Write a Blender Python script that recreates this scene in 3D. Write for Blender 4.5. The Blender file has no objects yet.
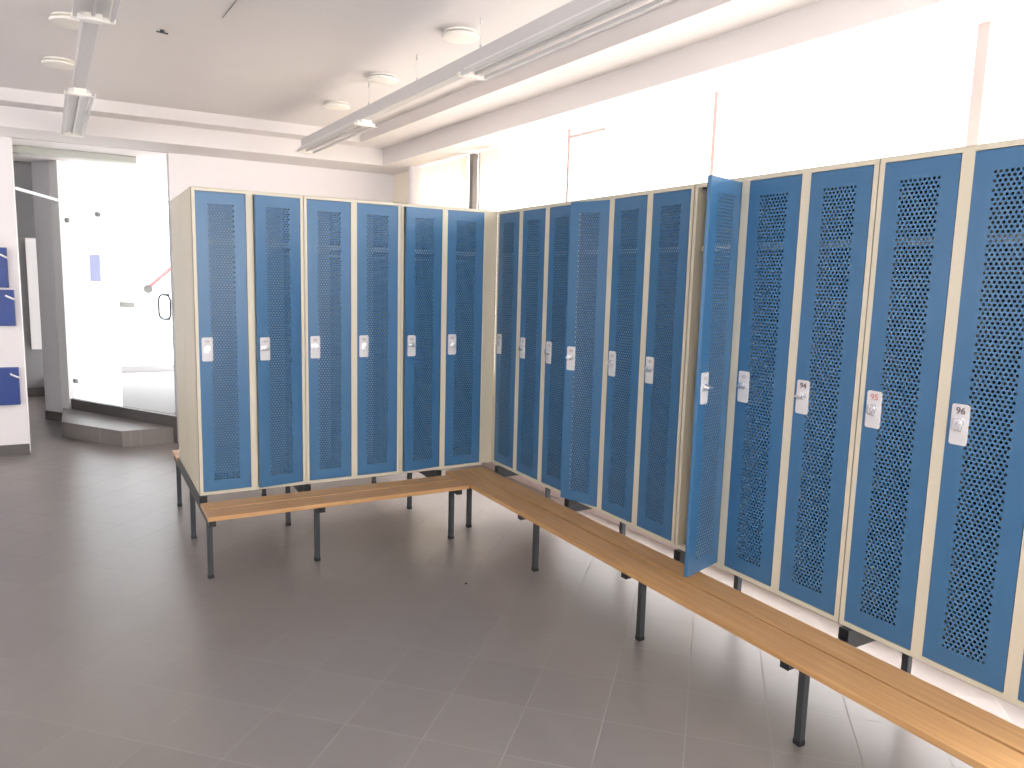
import bpy, bmesh, math, random
from mathutils import Vector, Matrix
random.seed(7)
C = bpy.context.scene.collection
S = bpy.context.scene

# ---------------------------------------------------------------- camera
yaw, pitch, roll = 0.525002, -0.136164, 0.026725
f = Vector((math.sin(yaw)*math.cos(pitch), math.cos(yaw)*math.cos(pitch), math.sin(pitch)))
r0 = Vector((math.cos(yaw), -math.sin(yaw), 0)); u0 = r0.cross(f)
r = math.cos(roll)*r0 + math.sin(roll)*u0
u = -math.sin(roll)*r0 + math.cos(roll)*u0
cam = bpy.data.cameras.new('camera'); co = bpy.data.objects.new('camera', cam); C.objects.link(co)
M = Matrix((r, u, -f)).transposed().to_4x4(); M.translation = Vector((-2.42758, -4.40257, 1.64309))
co.matrix_world = M
cam.sensor_fit = 'HORIZONTAL'; cam.sensor_width = 36; cam.lens = 748.29*36/1024
cam.clip_start = 0.05; cam.clip_end = 200
S.camera = co
# ---------------------------------------------------------------- light
w = bpy.data.worlds.new('overcast_sky'); S.world = w; w.use_nodes = True
bg = w.node_tree.nodes['Background']; bg.inputs[0].default_value = (1.0, 0.975, 0.98, 1)
_t = w.node_tree.nodes.new('ShaderNodeTexCoord'); _s = w.node_tree.nodes.new('ShaderNodeSeparateXYZ'); _m = w.node_tree.nodes.new('ShaderNodeMapRange')
w.node_tree.links.new(_t.outputs['Generated'], _s.inputs[0]); w.node_tree.links.new(_s.outputs[2], _m.inputs[0])
_m.inputs[1].default_value = 0.5; _m.inputs[2].default_value = 1.0; _m.inputs[3].default_value = 3.6; _m.inputs[4].default_value = 26.0   # overcast: darker horizon, bright zenith
# sky boosted behind the camera, added as extra front light
_y = w.node_tree.nodes.new('ShaderNodeMapRange'); w.node_tree.links.new(_s.outputs[1], _y.inputs[0])
_y.inputs[1].default_value = -1.0; _y.inputs[2].default_value = -0.2; _y.inputs[3].default_value = 2.6; _y.inputs[4].default_value = 1.0
_p = w.node_tree.nodes.new('ShaderNodeMath'); _p.operation = 'MULTIPLY'
w.node_tree.links.new(_m.outputs[0], _p.inputs[0]); w.node_tree.links.new(_y.outputs[0], _p.inputs[1]); w.node_tree.links.new(_p.outputs[0], bg.inputs[1])
S.view_settings.view_transform = 'Standard'; S.view_settings.look = 'None'
S.view_settings.gamma = 1; S.view_settings.exposure = 0.22; S.view_settings.use_curve_mapping = False

# ---------------------------------------------------------------- materials
def srgb(h):
    v = [int(h[i:i+2], 16)/255 for i in (0, 2, 4)]
    return tuple((c/12.92 if c <= .04045 else ((c+.055)/1.055)**2.4) for c in v) + (1,)
def mat(name, col, rough=.5, metal=0., spec=.5, vary=0., scale=8., bump=0.):
    m = bpy.data.materials.new(name); m.use_nodes = True; nt = m.node_tree; b = nt.nodes['Principled BSDF']
    c = srgb(col); b.inputs['Base Color'].default_value = c
    b.inputs['Roughness'].default_value = rough; b.inputs['Metallic'].default_value = metal
    b.inputs['Specular IOR Level'].default_value = spec
    if vary or bump:
        tc = nt.nodes.new('ShaderNodeTexCoord'); n = nt.nodes.new('ShaderNodeTexNoise'); n.inputs['Scale'].default_value = scale
        n.inputs['Detail'].default_value = 4; nt.links.new(tc.outputs['Object'], n.inputs['Vector'])
        if vary:
            mx = nt.nodes.new('ShaderNodeMix'); mx.data_type = 'RGBA'
            mx.inputs[6].default_value = tuple(x*(1-vary) for x in c[:3])+(1,); mx.inputs[7].default_value = tuple(min(1, x*(1+vary)) for x in c[:3])+(1,)
            nt.links.new(n.outputs['Fac'], mx.inputs[0]); nt.links.new(mx.outputs[2], b.inputs['Base Color'])
        if bump:
            bp = nt.nodes.new('ShaderNodeBump'); bp.inputs['Strength'].default_value = bump; bp.inputs['Distance'].default_value = .002
            nt.links.new(n.outputs['Fac'], bp.inputs['Height']); nt.links.new(bp.outputs['Normal'], b.inputs['Normal'])
    return m
WALL = mat('wall_paint', 'EDE8E9', .85, vary=.02, scale=3, bump=.1)
CEIL = mat('ceiling_paint', 'E7E2E1', .85, vary=.02, scale=2)
CREAM = mat('cream_paint', 'F5EBDA', .8, vary=.02)
GREYW = mat('grey_wall_paint', '9C9C9E', .8, vary=.03)
PILLAR = mat('pillar_paint', 'E6E6EA', .8, vary=.01)
BEIGE = mat('beige_powder_coat', 'CEC6B1', .42, vary=.02, scale=5)
BLUE = mat('blue_powder_coat', '3A688F', .33, vary=.05, scale=3)
NAVY = mat('dark_blue_enamel', '1B3C86', .4, vary=.04, scale=3)
PLATE = mat('lock_plate_plastic', 'CFCDCE', .45, vary=.02)
BADGE = mat('badge_pinkish_grey', 'B9AFAE', .5, vary=.05, scale=60)
CHROME = mat('chrome', 'EAEAEC', .3, 1.0, vary=.02)
STEEL = mat('grey_painted_steel', '404346', .45, .3, vary=.05)
BLACK = mat('black_plastic', '1C1C1E', .5, vary=.05)
LAMPW = mat('lamp_white_plastic', 'F2EEE6', .4, vary=.01)
ALU = mat('lamp_grey_channel', 'D0CDCC', .5, 0., vary=.02)
WHITE = mat('white_enamel', 'F4F4F4', .5, vary=.01)
FRAMEW = mat('window_frame_white', 'CDB9B9', .6, vary=.01)
PELM = mat('grey_green_box', 'C2C4BB', .6, vary=.02)
RED = mat('faded_red', 'F7C2C2', .6)
LAV = mat('lavender_paper', 'B8BCE0', .8, vary=.04, scale=40)
SIGN = mat('grey_sign', '9A9A98', .6, vary=.04)
PAVE = mat('outdoor_paving', '9A948E', .9, vary=.1, scale=2)
REFL = mat('lamp_reflector', 'E4E2E0', .5, vary=.01)
DARKP = mat('dark_pipe', '6E6862', .6, vary=.05)

def translucent(m, amt):
    nt = m.node_tree; b = nt.nodes['Principled BSDF']; o = nt.nodes['Material Output']
    t = nt.nodes.new('ShaderNodeBsdfTranslucent'); t.inputs[0].default_value = b.inputs['Base Color'].default_value
    x = nt.nodes.new('ShaderNodeMixShader'); x.inputs[0].default_value = amt
    nt.links.new(b.outputs[0], x.inputs[1]); nt.links.new(t.outputs[0], x.inputs[2]); nt.links.new(x.outputs[0], o.inputs[0])
LAV2 = mat('thin_lavender_paper', 'E0E2F6', .8); translucent(LAV2, .6)
SIGN2 = mat('thin_grey_film', 'DCDCDA', .8); translucent(SIGN2, .7)
translucent(RED, .5)
RINGM = mat('pale_grey_film', 'B0B0AE', .6); translucent(RINGM, .5)
CURT = mat('cream_curtain', 'F7F1E6', .9); translucent(CURT, .65)
def wood():
    m = bpy.data.materials.new('beech_slat'); m.use_nodes = True; nt = m.node_tree; b = nt.nodes['Principled BSDF']
    tc = nt.nodes.new('ShaderNodeTexCoord'); mp = nt.nodes.new('ShaderNodeMapping'); mp.inputs['Scale'].default_value = (1.2, 30, 30)
    n = nt.nodes.new('ShaderNodeTexNoise'); n.inputs['Scale'].default_value = 2.2; n.inputs['Detail'].default_value = 6
    cr = nt.nodes.new('ShaderNodeValToRGB'); cr.color_ramp.elements[0].position = .3; cr.color_ramp.elements[1].position = .75
    cr.color_ramp.elements[0].color = srgb('B08555'); cr.color_ramp.elements[1].color = srgb('C99D6B')
    nt.links.new(tc.outputs['Object'], mp.inputs[0]); nt.links.new(mp.outputs[0], n.inputs['Vector'])
    nt.links.new(n.outputs['Fac'], cr.inputs[0]); nt.links.new(cr.outputs[0], b.inputs['Base Color'])
    b.inputs['Roughness'].default_value = .38
    return m
WOOD = wood()

def tiles():
    m = bpy.data.materials.new('grey_floor_tiles'); m.use_nodes = True; nt = m.node_tree; b = nt.nodes['Principled BSDF']
    L = nt.links
    geo = nt.nodes.new('ShaderNodeNewGeometry'); sx = nt.nodes.new('ShaderNodeSeparateXYZ'); L.new(geo.outputs['Position'], sx.inputs[0])
    def mth(op, a, bb=None):
        n = nt.nodes.new('ShaderNodeMath'); n.operation = op
        for i, v in enumerate((a, bb)):
            if v is None: continue
            if isinstance(v, (int, float)): n.inputs[i].default_value = v
            else: L.new(v, n.inputs[i])
        return n.outputs[0]
    q = 1/math.sqrt(2)
    uu = mth('MULTIPLY', mth('ADD', sx.outputs[0], sx.outputs[1]), q)
    vv = mth('MULTIPLY', mth('SUBTRACT', sx.outputs[0], sx.outputs[1]), q)
    ut = mth('DIVIDE', mth('ADD', uu, 1.555), .311); vt = mth('DIVIDE', mth('ADD', vv, .135), .3046)
    def edge(t): return mth('MINIMUM', mth('FRACT', t), mth('SUBTRACT', 1, mth('FRACT', t)))
    d = mth('MINIMUM', edge(ut), edge(vt))
    g = mth('LESS_THAN', d, .0075)
    cx = nt.nodes.new('ShaderNodeCombineXYZ'); L.new(mth('FLOOR', ut), cx.inputs[0]); L.new(mth('FLOOR', vt), cx.inputs[1])
    wn = nt.nodes.new('ShaderNodeTexWhiteNoise'); wn.noise_dimensions = '2D'; L.new(cx.outputs[0], wn.inputs['Vector'])
    no = nt.nodes.new('ShaderNodeTexNoise'); no.inputs['Scale'].default_value = 14; no.inputs['Detail'].default_value = 5; L.new(geo.outputs['Position'], no.inputs['Vector'])
    fac = mth('ADD', mth('MULTIPLY', wn.outputs['Value'], .45), mth('MULTIPLY', no.outputs['Fac'], .55))
    cr = nt.nodes.new('ShaderNodeMix'); cr.data_type = 'RGBA'; cr.inputs[6].default_value = srgb('7A7472'); cr.inputs[7].default_value = srgb('857F7C'); L.new(fac, cr.inputs[0])
    mx = nt.nodes.new('ShaderNodeMix'); mx.data_type = 'RGBA'; L.new(g, mx.inputs[0]); L.new(mth('SUBTRACT', .6, mth('MULTIPLY', g, .55)), b.inputs['Specular IOR Level']); L.new(cr.outputs[2], mx.inputs[6]); mx.inputs[7].default_value = srgb('989491')
    L.new(mx.outputs[2], b.inputs['Base Color'])
    L.new(mth('ADD', .30, mth('MULTIPLY', g, .6)), b.inputs['Roughness'])
    bp = nt.nodes.new('ShaderNodeBump'); bp.inputs['Strength'].default_value = .4; bp.inputs['Distance'].default_value = .002
    L.new(mth('SUBTRACT', 1, g), bp.inputs['Height']); L.new(bp.outputs[0], b.inputs['Normal'])
    return m
TILE = tiles()
SKIRT = mat('dark_tile_skirting', '5E5A59', .4, vary=.08, scale=10)
PALETILE = mat('pale_floor_tile', '9E9C9A', .6, vary=.03, scale=6)

def glass(name, tint, gl=.08, rough=.02):
    m = bpy.data.materials.new(name); m.use_nodes = True; nt = m.node_tree; nt.nodes.clear()
    o = nt.nodes.new('ShaderNodeOutputMaterial'); t = nt.nodes.new('ShaderNodeBsdfTransparent'); t.inputs[0].default_value = tint
    g = nt.nodes.new('ShaderNodeBsdfGlossy'); g.inputs['Roughness'].default_value = rough
    x = nt.nodes.new('ShaderNodeMixShader'); x.inputs[0].default_value = gl
    nt.links.new(t.outputs[0], x.inputs[1]); nt.links.new(g.outputs[0], x.inputs[2]); nt.links.new(x.outputs[0], o.inputs[0])
    return m
PANE = glass('window_glass', (.97, .98, .98, 1), .05)
PARTG = glass('partition_glass', (.93, .95, .96, 1), .07)

# ---------------------------------------------------------------- mesh helpers
class MB:
    def __init__(s): s.v = []; s.f = []
    def box(s, x0, x1, y0, y1, z0, z1):
        b = len(s.v)
        s.v += [(x, y, z) for z in (z0, z1) for y in (y0, y1) for x in (x0, x1)]
        s.f += [tuple(b+i for i in q) for q in ((0, 2, 3, 1), (4, 5, 7, 6), (0, 1, 5, 4), (2, 6, 7, 3), (0, 4, 6, 2), (1, 3, 7, 5))]
        return s
    def prism(s, pts, z0, z1):
        a = sum(pts[i][0]*pts[(i+1) % len(pts)][1]-pts[(i+1) % len(pts)][0]*pts[i][1] for i in range(len(pts)))
        if a < 0: pts = pts[::-1]
        b = len(s.v); n = len(pts)
        s.v += [(p[0], p[1], z0) for p in pts]+[(p[0], p[1], z1) for p in pts]
        s.f.append(tuple(b+i for i in reversed(range(n)))); s.f.append(tuple(b+n+i for i in range(n)))
        for i in range(n): j = (i+1) % n; s.f.append((b+i, b+j, b+n+j, b+n+i))
        return s
    def bar(s, a, c, wd, hg, up=(0, 0, 1)):
        a = Vector(a); c = Vector(c); d = (c-a).normalized(); up = Vector(up)
        if abs(d.dot(up)) > .99: up = Vector((1, 0, 0))
        x = d.cross(up).normalized(); y = x.cross(d).normalized(); b = len(s.v)
        for p in (a, c):
            for sx, sy in ((-1, -1), (1, -1), (1, 1), (-1, 1)): s.v.append(tuple(p+x*sx*wd/2+y*sy*hg/2))
        s.f += [tuple(b+i for i in q) for q in ((0, 1, 2, 3), (7, 6, 5, 4), (0, 4, 5, 1), (1, 5, 6, 2), (2, 6, 7, 3), (3, 7, 4, 0))]
        return s
    def tube(s, a, c, rad, n=12, r2=None):
        a = Vector(a); c = Vector(c); d = (c-a).normalized(); up = Vector((0, 0, 1)) if abs(d.z) < .95 else Vector((1, 0, 0))
        x = d.cross(up).normalized(); y = x.cross(d).normalized(); b = len(s.v); r2 = rad if r2 is None else r2
        for p, R in ((a, rad), (c, r2)):
            for i in range(n): t = 2*math.pi*i/n; s.v.append(tuple(p+x*R*math.cos(t)+y*R*math.sin(t)))
        s.f.append(tuple(b+i for i in range(n))); s.f.append(tuple(b+n+i for i in reversed(range(n))))
        for i in range(n): j = (i+1) % n; s.f.append((b+i, b+n+i, b+n+j, b+j))
        return s
    def lathe(s, prof, cx, cy, n=40):
        b = len(s.v)
        for (R, z) in prof:
            for i in range(n): t = 2*math.pi*i/n; s.v.append((cx+R*math.cos(t), cy+R*math.sin(t), z))
        for k in range(len(prof)-1):
            for i in range(n): j = (i+1) % n; s.f.append((b+k*n+i, b+k*n+j, b+(k+1)*n+j, b+(k+1)*n+i))
        s.f.append(tuple(b+i for i in reversed(range(n)))); s.f.append(tuple(b+(len(prof)-1)*n+i for i in range(n)))
        return s
    def build(s, name, m, parent=None, bevel=0, smooth=False, seg=2):
        me = bpy.data.meshes.new(name); me.from_pydata(s.v, [], s.f); me.validate()
        if bevel:
            bm = bmesh.new(); bm.from_mesh(me); bmesh.ops.recalc_face_normals(bm, faces=bm.faces)
            bmesh.ops.bevel(bm, geom=[e for e in bm.edges if e.calc_face_angle(0) > .5], offset=bevel, segments=seg, profile=.7, affect='EDGES', clamp_overlap=True)
            bm.to_mesh(me); bm.free()
        elif not getattr(s, 'keep', False):
            bm = bmesh.new(); bm.from_mesh(me); bmesh.ops.recalc_face_normals(bm, faces=bm.faces); bm.to_mesh(me); bm.free()
        if smooth:
            for p in me.polygons: p.use_smooth = True
            me.set_sharp_from_angle(angle=math.radians(35))
        me.materials.append(m)
        o = bpy.data.objects.new(name, me); C.objects.link(o)
        if parent: o.parent = parent
        return o
def thing(name, label, cat, loc=(0, 0, 0), rz=0, group=None):
    o = bpy.data.objects.new(name, None); C.objects.link(o); o.location = loc; o.rotation_euler = (0, 0, rz)
    o.empty_display_size = .1; o['label'] = label; o['category'] = cat
    if group: o['group'] = group
    return o
def tag(o, label, cat, group=None):
    o['label'] = label; o['category'] = cat
    if group: o['group'] = group
    return o
def struct(o): o['kind'] = 'structure'; return o
def copy_tree(o, parent=None):
    c = o.copy(); C.objects.link(c); c.parent = parent
    for ch in o.children: copy_tree(ch, c)
    return c

# ================================================================ the room
SL = -.046                                   # the window side runs slightly off the locker rows
def wx(y, c): return c + SL*y
YB, YF, XL = 3.40, -6.2, -6.2                # back wall, wall behind the camera, left wall
YR = 7.0                                     # far end of the next room
Z1, Z2, Z3 = 2.99, 2.895, 2.74
struct(MB().prism([(XL-.2, YF-.2), (1.25, YF-.2), (wx(YR, .90), YR+.2), (XL-.2, YR+.2)], -.1, 0).build('floor', TILE))
struct(MB().prism([(XL-.2, YF-.2), (1.25, YF-.2), (wx(YR, .90), YR+.2), (XL-.2, YR+.2)], Z1, Z1+.15).build('ceiling', CEIL))
# stepped plaster bulkhead: two steps down along the window side and along the back wall
def yb(x, c): return c-.05*x
c2 = (.225, yb(.225, 2.84)); c1 = (-.075, yb(-.075, 2.595))
low = MB().prism([(XL, YB), (XL, yb(XL, 2.84)-.25), c2, (wx(YF, .352), YF), (wx(YF, .86), YF), (wx(YB, .86), YB)], Z3, Z1)
struct(low.build('trim_1', CEIL))
mid = MB().prism([(XL, yb(XL, 2.84)-.25), (XL, yb(XL, 2.595)-.25), c1, (wx(YF, .042), YF), (wx(YF, .352), YF), c2], Z2, Z1)
struct(mid.build('trim_2', CEIL))
# back wall, each side of the opening (x -2.87 .. -1.65)
struct(MB().box(-1.65, .56, YB, YB+.18, 0, Z3).build('wall_back', WALL))
struct(MB().box(XL, -2.87, YB+.01, YB+.19, 0, Z3).build('wall_back_left', WALL))
struct(MB().box(XL, -2.868, YB-.012, YB+.01, 0, .095).build('baseboard_left', SKIRT))
struct(MB().box(XL-.2, XL, YF, YB+.19, 0, 1.2).box(XL-.2, XL, YF, YB+.19, 2.6, Z1).box(XL-.2, XL, YF, -3.5, 1.2, 2.6).box(XL-.2, XL, 1.0, YB+.19, 1.2, 2.6).build('wall_left', WALL))
# wall behind the camera with a broad window band
FW = MB(); FW.box(XL-.2, .98, YF-.2, YF, 0, 1.2); FW.box(XL-.2, .98, YF-.2, YF, 2.85, Z1)
FW.box(XL-.2, -5.6, YF-.2, YF, 1.2, 2.85).box(.5, .98, YF-.2, YF, 1.2, 2.85)
struct(FW.build('wall_front', WALL))
wf = MB()
for i in range(5): x = -5.6+i*1.525; wf.box(x-.03, x+.03, YF-.13, YF-.07, 1.2, 2.85)
wf.box(-5.6, .5, YF-.13, YF-.07, 1.2, 1.25).box(-5.6, .5, YF-.13, YF-.07, 2.80, 2.85)
o = struct(wf.build('window_2', FRAMEW)); MB().box(-5.6, .5, YF-.102, YF-.098, 1.25, 2.80).build('pane', PANE, o)
wf = MB()  # unseen window band, added to brighten the locker side and right row
for i in range(4): y = -3.5+i*1.5; wf.box(XL-.13, XL-.07, y-.03, y+.03, 1.2, 2.6)
wf.box(XL-.13, XL-.07, -3.5, 1.0, 1.2, 1.25).box(XL-.13, XL-.07, -3.5, 1.0, 2.55, 2.6)
o = struct(wf.build('fill_window_left', FRAMEW)); MB().box(XL-.102, XL-.098, -3.5, 1.0, 1.25, 2.55).build('pane', PANE, o)
# window side: glazing above added sills, between slim white posts
WX = .712
struct(MB().prism([(wx(YB+.2, WX), YB+.2), (wx(2.72, WX), 2.72), (wx(2.72, WX)+.15, 2.72), (wx(YB+.2, WX)+.15, YB+.2)], 0, Z1).build('wall_right', CREAM))
def curtain(y0, y1, label, amp=.004):
    n = 60; m = MB(); k = len(m.v)
    for q in range(n+1):
        y = y0+(y1-y0)*q/n; x = wx(y, WX)-.05+amp*math.sin(q*.9)
        m.v += [(x, y, .06), (x, y, Z3-.012)]
    m.f = [(2*q, 2*q+2, 2*q+3, 2*q+1) for q in range(n)]
    o = tag(m.build('curtain', CURT, smooth=True), label, 'curtain', 'cream curtains at the windows')
    so = o.modifiers.new('thickness', 'SOLIDIFY'); so.thickness = .002
curtain(1.69, 2.62, 'wide cream curtain beside the round column, left of the dark pipe')
curtain(1.15, 1.45, 'narrow cream curtain just right of the dark pipe, over the corner lockers')
struct(MB().lathe([(.085, 0), (.085, Z3)], .535, 2.70, 28).build('trim_4', WALL, smooth=True))
posts = [2.72, 1.56, .27, -1.12, -2.55, -3.98, -5.41, -6.1]
fr = MB()
for i, y in enumerate(posts):
    wd = .028 if i < 4 else .05
    x = wx(y, WX); fr.box(x, x+.045, y-wd/2, y+wd/2, 0, Z3)
for a, b_, wz in ((posts[0], .27, (0, .85)), (.27, YF, (0, .32))):  # unseen sill panels, added to block low light under the lockers
    fr.prism([(wx(a, WX), a), (wx(b_, WX), b_), (wx(b_, WX)+.045, b_), (wx(a, WX)+.045, a)], *wz)
win = struct(fr.build('window_1', FRAMEW))
for a, b_ in zip(posts, posts[1:]+[YF]):
    MB().prism([(wx(a, WX)+.02, a), (wx(b_, WX)+.02, b_), (wx(b_, WX)+.026, b_), (wx(a, WX)+.026, a)], .85 if a > .3 else .32, Z3).build('pane', PANE, win)
# opening casement head at the top of the second bay
ch = MB(); a, b_ = .24, -.16
ch.prism([(wx(a, WX)-.02, a), (wx(b_, WX)-.02, b_), (wx(b_, WX)+.02, b_), (wx(a, WX)+.02, a)], 2.672, 2.69); ch.build('casement_rail', FRAMEW, win)
struct(MB().box(wx(1.68, WX)-.02, wx(1.68, WX)+.03, 1.635, 1.70, 0, Z3).build('trim_5', DARKP))

# the bright room beyond the opening
struct(MB().box(-6.2, -2.78, YR, YR+.2, 0, Z1).build('wall_next_room', GREYW))
struct(MB().box(-6.2, -2.78, YR-.012, YR, 0, .12).build('baseboard_next_room', SKIRT))
struct(MB().box(-6.4, -6.2, YB+.19, YR, 0, Z1).build('wall_next_room_left', GREYW))
struct(MB().prism([(-6.2, YB+.19), (wx(YB, .9), YB+.19), (wx(YR, .9), YR), (-6.2, YR)], Z3+.02, Z1).build('ceiling_next_room', CEIL))
struct(MB().box(-2.78, .6, YR, YR+.2, 0, .28).box(-2.78, -2.7, YR, YR+.2, .28, Z1).box(.3, .6, YR, YR+.2, .28, Z1).box(-2.78, .6, YR, YR+.2, Z3, Z1).build('wall_far', WALL))
g = MB()
for x in (-2.68, .28): g.box(x-.015, x+.015, YR+.06, YR+.1, .28, Z3)
g.box(-2.7, .3, YR+.06, YR+.1, .28, .30)
o = struct(g.build('fill_window_far', FRAMEW)); MB().box(-2.7, .3, YR+.078, YR+.082, .30, Z3).build('pane', PANE, o)  # far glazing added so the next room shows pure white sky
g = MB()
for y in (4.0, 5.5, 6.8): x = wx(y, WX); g.box(x, x+.05, y-.03, y+.03, .3, Z3)
o = struct(g.build('window_4', FRAMEW)); MB().prism([(wx(YB+.2, WX)+.02, YB+.2), (wx(YR, WX)+.02, YR), (wx(YR, WX)+.026, YR), (wx(YB+.2, WX)+.026, YB+.2)], .3, Z3).build('pane', PANE, o)
struct(MB().prism([(wx(YB+.2, WX), YB+.2), (wx(YR, WX), YR), (wx(YR, WX)+.15, YR), (wx(YB+.2, WX)+.15, YB+.2)], 0, .3).build('wall_next_room_right', WALL))
struct(MB().box(-6.2, -2.79, 5.25, 5.40, 1.97, Z3+.02).build('wall_lintel', GREYW))
ground = MB().box(1.3, 30, -30, 30, -.15, -.1).build('ground', PAVE); struct(ground)
# pillar that ends the low wall beside the glass
struct(MB().prism([(-2.80, 5.2), (-2.645, 4.975), (-2.45, 5.12), (-2.6, 5.36)], 0, Z3+.02).build('trim_6', PILLAR))
struct(MB().prism([(-2.806, 5.19), (-2.645, 4.962), (-2.44, 5.11), (-2.6, 5.37)], 0, .10).build('trim_7', SKIRT))
struct(MB().prism([(-2.64, 4.97), (-2.565, 4.86), (-2.45, 4.94), (-2.5, 5.1)], 0, Z3+.02).build('trim_8', WHITE))
# two steps up to the glazed room
st1 = MB().prism([(-2.63, 4.98), (-2.63, 4.09), (-2.135, 3.375), (-1.0, 3.42), (-1.0, 3.58), (-1.65, 3.58), (-1.5, 4.98)], 0, .155)
st1 = MB().prism([(-2.63, 4.98), (-2.63, 4.09), (-2.135, 3.375), (-1.66, 3.415), (-1.66, 4.98)], 0, .155)
struct(st1.build('floor_step_lower', TILE))
up = MB().prism([(-2.55, 4.845), (-1.66, 3.365), (-1.652, 3.62), (.5, 3.62), (.35, YR), (-2.78, YR), (-2.78, 5.6), (-2.5, 5.15)], .0, .265)
struct(up.build('floor_step_upper', SKIRT))
pt = MB().prism([(-2.5, 4.86), (-1.66, 3.46), (-1.652, 3.62), (.5, 3.62), (.35, YR), (-2.78, YR), (-2.78, 5.6), (-2.45, 5.15)], .265, .27)
struct(pt.build('floor_next_room', PALETILE))
struct(MB().box(-2.7, .4, YR-.015, YR, .27, .36).build('baseboard_far', ALU))

# grey-green box (blind case) under the ceiling of the next room
tag(MB().box(-2.93, -1.88, 4.02, 4.14, 2.695, Z3+.019).build('blind_case', PELM, bevel=.006), 'grey green blind case under the ceiling beyond the opening', 'blind case')
# glass partition
P0 = Vector((-2.54, 4.81, 0)); P1 = Vector((-2.11, 4.10, 0)); P2 = Vector((-1.655, 3.345, 0))
dd = (P1-P0).normalized(); nn = Vector((dd.y, -dd.x, 0))      # towards the far room (+x side)
if nn.x < 0: nn = -nn
off = nn*.03
def pane_between(a, c, z0, z1, t=.01):
    n2 = nn*t/2
    return MB().prism([tuple((a-n2)[:2]), tuple((c-n2)[:2]), tuple((c+n2)[:2]), tuple((a+n2)[:2])], z0, z1)
FROST = bpy.data.materials.new('frosted_glass'); FROST.use_nodes = True
nt = FROST.node_tree; nt.nodes.clear(); oo = nt.nodes.new('ShaderNodeOutputMaterial'); tl = nt.nodes.new('ShaderNodeBsdfTranslucent'); tr = nt.nodes.new('ShaderNodeBsdfTransparent')
tl.inputs[0].default_value = (.9, .95, .97, 1); tr.inputs[0].default_value = (.95, .98, .99, 1); xx = nt.nodes.new('ShaderNodeMixShader'); xx.inputs[0].default_value = .45
nt.links.new(tl.outputs[0], xx.inputs[1]); nt.links.new(tr.outputs[0], xx.inputs[2]); nt.links.new(xx.outputs[0], oo.inputs[0])
t = thing('glass_partition', 'frosted fixed glass panel on the step beside the white pillar', 'glass panel', tuple(P0+off+Vector((0, 0, .27))))
def lp(mb, z=.27, base=P0+off):
    mb.v = [(v[0]-base.x, v[1]-base.y, v[2]-z) for v in mb.v]; return mb
lp(pane_between(P0+off, P1+off-dd*.01, .27, 2.30)).build('pane', FROST, t)
for (s_, z) in ((.06, 2.15), (.58, 2.20), (.06, .47)):
    c_ = P0+off+dd*s_
    lp(MB().tube(c_-nn*.03+Vector((0, 0, z)), c_+nn*.03+Vector((0, 0, z)), .025, 14)).build('clamp', SIGN, t)
tag(pane_between(P0+off+dd*.40-nn*.012, P0+off+dd*.58-nn*.012, 1.53, 1.80, .004).build('notice', LAV2), 'small lavender paper notice stuck on the frosted glass panel', 'notice')
t = thing('glass_door', 'clear glass door with bow handle next to the frosted panel', 'door', tuple(P1+off+Vector((0, 0, .27))))
lp(pane_between(P1+off+dd*.01, P2+off, .275, 2.30), .27, P1+off).build('pane', PARTG, t)
hm = MB(); hc = P1+off+dd*.775
hp = [hc+dd*.05-nn*.0+Vector((0, 0, 1.18)), hc+dd*.05-nn*.06+Vector((0, 0, 1.18))]
pts = []
for k in range(17):
    a_ = math.pi*k/16; pts.append((math.cos(a_), math.sin(a_)))
loop = [(-.04, .0), (-.05, .03)]
zc0, zc1, hw, rr = 1.20, 1.43, .085, .06
ring = []
for k in range(9): a_ = math.pi/2*k/8; ring.append((hw-rr+rr*math.sin(a_), zc1-rr+rr*math.cos(a_)))
for k in range(9): a_ = math.pi/2*k/8; ring.append((hw-rr+rr*math.cos(a_), zc0+rr-rr*math.sin(a_)))
for k in range(9): a_ = math.pi/2*k/8; ring.append((-hw+rr-rr*math.sin(a_), zc0+rr-rr*math.cos(a_)))
for k in range(9): a_ = math.pi/2*k/8; ring.append((-hw+rr-rr*math.cos(a_), zc1-rr+rr*math.sin(a_)))
for k in range(len(ring)):
    a_, b_ = ring[k], ring[(k+1) % len(ring)]
    if (Vector(a_)-Vector(b_)).length < 1e-4: continue
    A = hc+dd*a_[0]-nn*.05+Vector((0, 0, a_[1])); B = hc+dd*b_[0]-nn*.05+Vector((0, 0, b_[1])); hm.tube(A, B, .008, 8)
for z in (zc0, zc1): hm.tube(hc-nn*.05+Vector((0, 0, z)), hc+Vector((0, 0, z)), .009, 8)
lp(hm, .27, P1+off).build('handle', STEEL, t, smooth=True)
tag(pane_between(P1+off+dd*.03-nn*.012, P1+off+dd*.27-nn*.012, 1.285, 1.34, .004).build('door_sign', SIGN2), 'small grey oblong sign on the clear glass door', 'sign')
tag(MB().bar((-2.872, 3.56, 2.335), tuple(P0+off*0+Vector((-.01, 0, 2.345))), .022, .024).build('white_rail', WHITE), 'white rail spanning the opening from the wall to the glass panel', 'rail')
t = thing('towel_radiator', 'tall white wall panel on the grey wall behind the pillar', 'radiator', (-2.97, 6.95, .62))
MB().box(-.01, .40, -.06, -.01, 0, 1.40).build('panel', WHITE, t, bevel=.008)
for z in (.2, 1.1): MB().box(.02, .05, -.012, .048, z, z+.05).build('bracket', STEEL, t)
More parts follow.
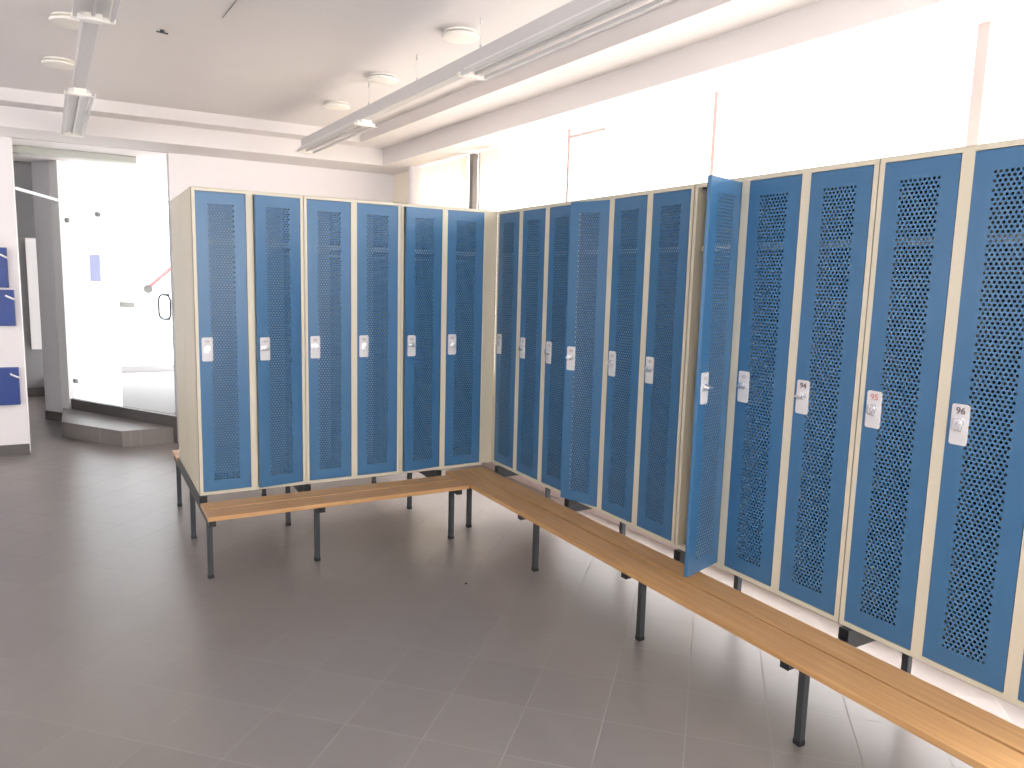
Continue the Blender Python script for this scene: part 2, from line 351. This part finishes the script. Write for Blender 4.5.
# red strip with round end beyond the glass door
t = thing('wall_hose', 'pale red diagonal strip with a round grey end beyond the glass door', 'wall fitting', (-1.64, 6.5, 1.42))
MB().tube((.03, 0, .04), (.55, 0, .52), .022, 12).build('strip', RED, t)
MB().lathe([(.055, -.012), (.055, .012)], 0, 0, 24).build('ring', RINGM, t).rotation_euler = (math.pi/2, 0, 0)

# three dark blue boxes on the left wall
def wall_box(x1, z0, z1, label, dy):
    t = thing('wall_cabinet', label, 'cabinet', (x1-.34, YB+.01-dy, z0), 0, 'blue wall cabinets at the left edge')
    MB().box(0, .34, .018, dy, 0, z1-z0).build('body', NAVY, t, bevel=.003)
    d = MB().box(0, .338, 0, .016, .003, z1-z0-.003).build('door', NAVY, t, bevel=.003)
    h = MB().tube((.285, -.045, (z1-z0)*.84), (.345, -.03, (z1-z0)*.74), .008, 10).tube((.285, -.045, (z1-z0)*.84), (.285, .002, (z1-z0)*.84), .007, 10).build('handle', WHITE, d, smooth=True)
    return t
wall_box(-2.945, 1.475, 1.815, 'highest of the three dark blue wall cabinets, set furthest left', .05)
wall_box(-2.912, 1.147, 1.457, 'middle dark blue wall cabinet, directly under the highest one', .05)
wall_box(-2.914, .455, .785, 'lowest dark blue wall cabinet, just above the dark skirting', .05)

# ================================================================ lockers
DW, DH, DT = .258, 1.658, .018
def door_mesh():
    px, pz, R = .016, .013857, .0050
    rows = 111; m = MB(); m.keep = True
    hz0 = (DH-rows*pz)/2; W9 = 9*px; x0 = (DW-W9)/2
    V, F = m.v, m.f; vid = {}
    def vtx(x, y, z):
        k = (round(x, 5), round(y, 5), round(z, 5))
        if k not in vid: vid[k] = len(V); V.append((-DW+x, y, z))
        return vid[k]
    n8 = [(math.cos(math.radians(22.5+45*i))*R, math.sin(math.radians(22.5+45*i))*R) for i in range(8)]
    T = .0009
    def face(pts, y, front):
        ids = [vtx(a, y, c) for a, c in pts]
        F.append(tuple(ids if front else reversed(ids)))
    for side, y in ((True, 0.), (False, T)):
        for a, b_, c_, d_ in ((0, DW, 0, hz0), (0, DW, hz0+rows*pz, DH), (0, x0, hz0, hz0+rows*pz), (DW-x0, DW, hz0, hz0+rows*pz)):
            face([(a, c_), (b_, c_), (b_, d_), (a, d_)], y, side)
        for k in range(rows):
            za = hz0+k*pz; zb = za+pz; zc = (za+zb)/2
            cnt = 9 if k % 2 == 0 else 8; xs = x0 if cnt == 9 else x0+px/2
            if cnt == 8:
                face([(x0, za), (xs, za), (xs, zb), (x0, zb)], y, side); face([(xs+8*px, za), (x0+W9, za), (x0+W9, zb), (xs+8*px, zb)], y, side)
            for i in range(cnt):
                xa = xs+i*px; xb = xa+px; xc = (xa+xb)/2
                o = [(xc+p, zc+q) for p, q in n8]
                co_ = [(xb, zb), (xa, zb), (xa, za), (xb, za)]
                # corners: 0 ne, 1 nw, 2 sw, 3 se ; octagon 0:22.5 1:67.5 2:112.5 3:157.5 4:202.5 5:247.5 6:292.5 7:337.5
                face([co_[3], co_[0], o[0], o[7]], y, side); face([co_[0], o[1], o[0]], y, side)
                face([co_[0], co_[1], o[2], o[1]], y, side); face([co_[1], o[3], o[2]], y, side)
                face([co_[1], co_[2], o[4], o[3]], y, side); face([co_[2], o[5], o[4]], y, side)
                face([co_[2], co_[3], o[6], o[5]], y, side); face([co_[3], o[7], o[6]], y, side)
                if side:
                    for j in range(8):
                        p, q = o[j], o[(j+1) % 8]
                        F.append((vtx(p[0], 0, p[1]), vtx(q[0], 0, q[1]), vtx(q[0], T, q[1]), vtx(p[0], T, p[1])))
    # folded returns
    for (a, b_, c_, d_) in ((0, .0015, 0, DH), (DW-.0015, DW, 0, DH), (0, DW, 0, .0015), (0, DW, DH-.0015, DH)):
        m.box(-DW+a, -DW+b_, 0.0002, DT, c_, d_)
    # inner lips
    m.box(-DW, -DW+.02, DT-.0015, DT, 0, DH); m.box(-.02, 0, DT-.0015, DT, 0, DH)
    me = bpy.data.meshes.new('door'); me.from_pydata(V, [], F); me.materials.append(BLUE); return me
DOOR = door_mesh()
def rounded(wd, hg, rad, n=5):
    pts = []
    for cx, cz, a0 in ((wd/2-rad, hg/2-rad, 0), (-wd/2+rad, hg/2-rad, 90), (-wd/2+rad, -hg/2+rad, 180), (wd/2-rad, -hg/2+rad, 270)):
        for k in range(n+1): a = math.radians(a0+90*k/n); pts.append((cx+rad*math.cos(a), cz+rad*math.sin(a)))
    return pts
def slab(pts, y0, y1, cx=0, cz=0):
    m = MB().prism(pts, 0, 1)
    m.v = [(v[0]+cx, y0+(y1-y0)*v[2], v[1]+cz) for v in m.v]; return m
INK = mat('dark_ink', '6E6163', .6)
RINK = mat('red_ink', 'C4857C', .6)
def add_door(parent, xh, ang, latch, label=None, number=None):
    d = bpy.data.objects.new('door', DOOR); C.objects.link(d); d.parent = parent
    d.location = (xh, 0, .021); d.rotation_euler = (0, 0, math.radians(ang))
    if label: d['label'] = label
    zc = .806; xc = -DW+.0415
    pl = bpy.data.objects.new('lock_plate', PL_ME); C.objects.link(pl); pl.parent = d; pl.location = (xc, 0, zc)
    if number:
        fc = bpy.data.curves.new('locker_number', 'FONT'); fc.body = number[0]; fc.size = .030; fc.align_x = 'CENTER'; fc.align_y = 'CENTER'; fc.extrude = .0004; fc.offset = .0006
        fc.materials.append(number[1]); tmp = bpy.data.objects.new('tmp', fc); C.objects.link(tmp); bpy.context.view_layer.update()
        me = bpy.data.meshes.new_from_object(tmp.evaluated_get(bpy.context.evaluated_depsgraph_get())); bpy.data.objects.remove(tmp)
        nb = bpy.data.objects.new('locker_number', me); C.objects.link(nb); nb.parent = d
        nb.location = (xc, -.0040, zc+.044); nb.rotation_euler = (math.pi/2, 0, 0)
    else:
        bd = bpy.data.objects.new('number_badge', BD_ME); C.objects.link(bd); bd.parent = d; bd.location = (xc, 0, zc+.043)
    kn = bpy.data.objects.new('lock_knob', KN_ME); C.objects.link(kn); kn.parent = d; kn.location = (xc, 0, zc+.005); kn.rotation_euler = (0, math.radians(latch), 0); kn.scale = (.95, .9, .95)
    return d
def proto(mb, name, m, bevel=0, smooth=False):
    o = mb.build(name, m, None, bevel, smooth); me = o.data; bpy.data.objects.remove(o); return me
PL_ME = proto(slab(rounded(.057, .132, .008), -.0035, .0), 'lock_plate', PLATE)
BD_ME = proto(slab([(.014*math.cos(2*math.pi*i/24), .009*math.sin(2*math.pi*i/24)) for i in range(24)], -.0047, -.0035), 'number_badge', BADGE)
kb = MB().tube((0, -.0035, 0), (0, -.016, 0), .0155, 20).tube((0, -.016, 0), (0, -.022, 0), .0105, 16)
kb.box(-.0035, .0035, -.036, -.02, -.017, .017)
kb.box(-.013, .013, -.012, -.0035, -.026, -.012)
KN_ME = proto(kb, 'lock_knob', CHROME, bevel=.0012, smooth=True)

def locker_unit(n, loc, rz, label, angles, latches, doorlabels=None, pitch=.30, vent_slot=False, numbers={}):
    t = thing('locker_unit', label, 'lockers', loc, rz, 'blue door locker units')
    Wd = pitch*n; D = .5; H = 1.70; P = (pitch-DW)/2-.0015
    b = MB()
    b.box(0, .0015, 0, D, 0, H).box(Wd-.0015, Wd, 0, D, 0, H)
    b.box(0, Wd, 0, D, H-.0015, H).box(0, Wd, D-.0015, D, 0, H)
    # floor plate leaves a vent slot behind the doors
    if vent_slot: b.box(0, Wd, 0, .09, 0, .0015).box(0, Wd, .14, D, 0, .0015)
    else: b.box(0, Wd, 0, D, 0, .0015)
    # front frame: hollow folded posts and rails, 30 mm deep
    for i in range(n+1):
        xm = i*pitch; xa = xm-P if i else 0; xb = xm+P if i < n else Wd
        b.box(xa, xb, 0, .012, 0, H)
        for e in ((xa, xb) if 0 < i < n else ((xb,) if i == 0 else (xa,))):
            b.box(e-.0012 if e == xb else e, e if e == xb else e+.0012, .012, .035, 0, H)
        if 0 < i < n: b.box(xm-.001, xm+.001, .035, D-.0015, 0, H)
    for i in range(n):
        xa = i*pitch+P; xb = (i+1)*pitch-P
        b.box(xa, xb, 0, .03, 0, .0185).box(xa, xb, 0, .03, H-.0185, H)
    b.build('body', BEIGE, t)
    for i in range(n):
        sh = MB().box(i*pitch+.003, (i+1)*pitch-.003, .045, D-.01, 1.425, 1.427).box(i*pitch+.003, (i+1)*pitch-.003, .043, .045, 1.402, 1.427)
        sh.tube((i*pitch+.003, .25, 1.37), ((i+1)*pitch-.003, .25, 1.37), .007, 8)
        sh.build('shelf', BEIGE, t)
    for i in range(n):
        add_door(t, (i+1)*pitch-P-.0025, angles[i], latches[i], (doorlabels or {}).get(i), numbers.get(i))
    return t
A = math.radians
ZL = .40
# left row, fronts facing the benches and the camera side
locker_unit(2, (-1.886, 0, ZL), 0, 'two-door blue locker unit at the left end of its row, second door ajar', (0, 9), (20, 95), {1: 'blue perforated door standing slightly ajar'}, .2985)
locker_unit(2, (-1.2885, 0, ZL), 0, 'two-door blue locker unit in the middle of the left row, both doors shut', (0, 0), (90, 10), None, .2975)
locker_unit(2, (-.6930, 0, ZL), 0, 'two-door blue locker unit of the left row nearest the corner, first door ajar', (8, 0), (100, 30), {0: 'blue perforated door standing slightly ajar'}, .2965)
# back to back behind it
locker_unit(2, (-1.286, 1.003, ZL), math.pi, 'locker unit standing back to back behind the left end, only its beige side showing', (0, 0), (90, 90), None, .3)
# right row
UY = (.033, -.900, -1.8090, -2.7155)
R90 = -math.pi/2
locker_unit(3, (0, UY[0], ZL), R90, 'three-door blue locker unit in the corner, all three doors shut', (0, 0, 0), (80, 20, 10), pitch=.3065)
locker_unit(3, (0, UY[1], ZL), R90, 'three-door blue locker unit in the right row, its leftmost door ajar', (17, 0, 0), (95, 30, 85), {0: 'blue perforated door swung ajar over its neighbour'}, pitch=.302)
locker_unit(3, (0, UY[2], ZL), R90, 'three-door blue locker unit in the right row with one door wide open', (107, 0, 0), (90, 85, 80), {0: 'blue perforated door standing wide open'}, pitch=.3015, numbers={2: ('94', INK)})
locker_unit(3, (0, UY[3], ZL), R90, 'three-door blue locker unit at the right edge of the picture, nearest the viewer', (0, 0, 0), (15, 10, 60), pitch=.3015, vent_slot=True, numbers={0: ('95', RINK), 1: ('96', INK)})
tag(MB().box(-.0993, -.0005, .050, .054, 0, 1.70).box(-.0035, -.0005, .034, .052, 0, 1.70).build('corner_filler', BEIGE), 'narrow beige filler strip in the corner between the two locker rows', 'filler strip').location = (0, 0, ZL)

# ================================================================ benches (with the steel frames that carry the lockers)
def bench(rz, loc, label, xa, xb, frames, rear, slats, double=False, legskip=()):
    """local x along the row, local -y towards the sitter"""
    t = thing('locker_bench', label, 'bench', loc, rz, 'wooden slat benches under the locker rows')
    for (y0, y1, x0, x1) in slats:
        MB().box(x0, x1, y0, y1, .356, .38).build('seat_slat', WOOD, t, bevel=.004)
    for i, x in enumerate(frames):
        y1 = 1.335 if double else .475
        cb = MB().box(x-.0175, x+.0175, -.335, y1, .321, .356)
        cb = cb.build('crossbar', STEEL, t, bevel=.002)
        br = MB().box(x-.02, x+.02, -.02, 1.02 if double else .475, .357, .3985); br = br.build('bearer', STEEL, t, bevel=.002)
        MB().box(x-.0205, x+.0205, -.024, -.019, .3565, .399).build('end_cap', BLACK, br); MB().box(x-.018, x+.018, -.339, -.334, .3205, .3565).build('end_cap', BLACK, cb)
        for y in ([-.225, rear] + ([1.225] if double else [])):
            lg = MB().box(x-.014, x+.014, y-.014, y+.014, .012, .322).build('leg', STEEL, t, bevel=.002)
            MB().box(x-.0155, x+.0155, y-.0155, y+.0155, 0, .02).build('foot', BLACK, lg, bevel=.002)
    return t
bench(0, (0, 0, 0), 'shorter wooden slat bench along the left locker row, ending at the corner', -1.89, -.375, (-1.872, -1.29, -.43), .475,
      ((-.201, -.075, -1.895, -.372), (-.36, -.212, -1.895, -.372), (1.075, 1.21, -1.895, -.1), (1.217, 1.36, -1.895, -.1)), True)
bench(R90, (0, 0, 0), 'long wooden slat bench along the right locker row under the windows', -.02, 3.9, (.07, .92, 1.855, 2.755, 3.66), .40,
      ((-.201, -.075, -.018, 3.95), (-.36, -.212, -.018, 3.95)))

# ================================================================ ceiling fittings
def disc(x, y, label):
    t = thing('ceiling_disc_lamp', label, 'ceiling lamp', (x, y, Z1), 0, 'round white ceiling discs')
    MB().lathe([(.088, 0), (.09, -.010), (.07, -.012)], 0, 0).build('base', LAMPW, t, smooth=True)
    MB().lathe([(.07, -.0121), (.07, -.019), (.098, -.020), (.102, -.026), (.096, -.035), (.05, -.041), (.01, -.042)], 0, 0).build('cover', LAMPW, t, smooth=True)
disc(-.546, -.494, 'round white ceiling disc nearest the viewer, beside the right hanging light track')
disc(-.586, .62, 'middle round white ceiling disc of the three beside the right light track')
disc(-.608, 1.588, 'round white ceiling disc furthest back, near the far end of the right light track')
disc(-2.47, 1.51, 'round white ceiling disc at upper left, the further of the two by the left track')
disc(-2.40, .50, 'round white ceiling disc at upper left, the nearer of the two by the left track')

def track(x0, yend, ynear, units, label, wires, sl=-.03):
    """hanging lamp channel with open lamp frames below it; local y runs back along the room"""
    t = thing('hanging_light_track', label, 'light fitting', (x0, 0, 2.715), math.atan(-sl)*0, 'hanging light tracks')
    def X(y): return sl*y
    def run(mb, dx0, dx1, y0, y1, z0, z1):
        pts = [(X(y0)+dx0, y0), (X(y1)+dx0, y1), (X(y1)+dx1, y1), (X(y0)+dx1, y0)]
        return mb.prism(pts, z0, z1)
    ch = MB(); run(ch, -.032, .032, ynear, yend, .03, .105); run(ch, -.02, .02, ynear, yend, .105, .115)
    ch.build('channel', ALU, t, bevel=.003)
    for (ya, yb_) in units:
        fr = MB()
        run(fr, -.078, -.062, ya, yb_, -.008, .01); run(fr, .062, .078, ya, yb_, -.008, .01)
        un = fr.build('lamp_frame', ALU, t, bevel=.002)
        rf = MB(); run(rf, -.058, .058, ya+.03, yb_-.03, .018, .03); rf.build('reflector', REFL, un)
        MB().tube((X(ya), ya+.06, .005), (X(yb_), yb_-.06, .005), .008, 12).build('fluorescent_tube', ALU, un, smooth=True)
        for ye in (ya, yb_-.035):
            cp = MB(); run(cp, -.084, .084, ye, ye+.03, -.010, .010); run(cp, -.036, .036, ye-.004, ye+.06, -.008, .032); cp.build('end_cap', LAMPW, un, bevel=.004)
    for y in wires:
        wv = MB().tube((X(y), y, .11), (X(y), y, Z1-2.715-.03), .0015, 6).tube((X(y), y, Z1-2.715-.035), (X(y), y, Z1-2.715), .007, 10).tube((X(y), y, .11), (X(y), y, .14), .007, 8)
        wv.build('suspension_wire', ALU, t)
    return t
track(-.585, 2.38, -4.2, ((.88, 2.38), (-2.2, -.66), (-4.2, -3.7)), 'long grey hanging light track on the right, running along the window side', (-3.9, -2.3, -.765, .03, .83))
track(-2.335, 2.78, -4.2, ((1.08, 2.78), (-2.2, -.52)), 'grey hanging light track at upper left, seen end on', (-2.2, -.9, .6, 2.2), -.028)
tag(MB().tube((0, 0, .0), (0, 0, -.015), .012, 10).tube((-.03, 0, -.012), (.03, 0, -.016), .004, 8).build('ceiling_hook', STEEL), 'tiny metal hook on the ceiling between the two light tracks', 'hook').location = (-1.955, .44, Z1)
struct(MB().bar((-1.70, .02, Z1-.002), (-1.67, -.55, Z1-.002), .004, .004).build('trim_9', SIGN))
# speck of dirt on the tiles
tag(MB().lathe([(.004, 0), (.008, .002), (.007, .005), (.002, .007)], 0, 0, 9).build('pebble', BLACK), 'tiny dark crumb lying on the floor tiles near the left bench', 'crumb').location = (-.665, -.917, 0)
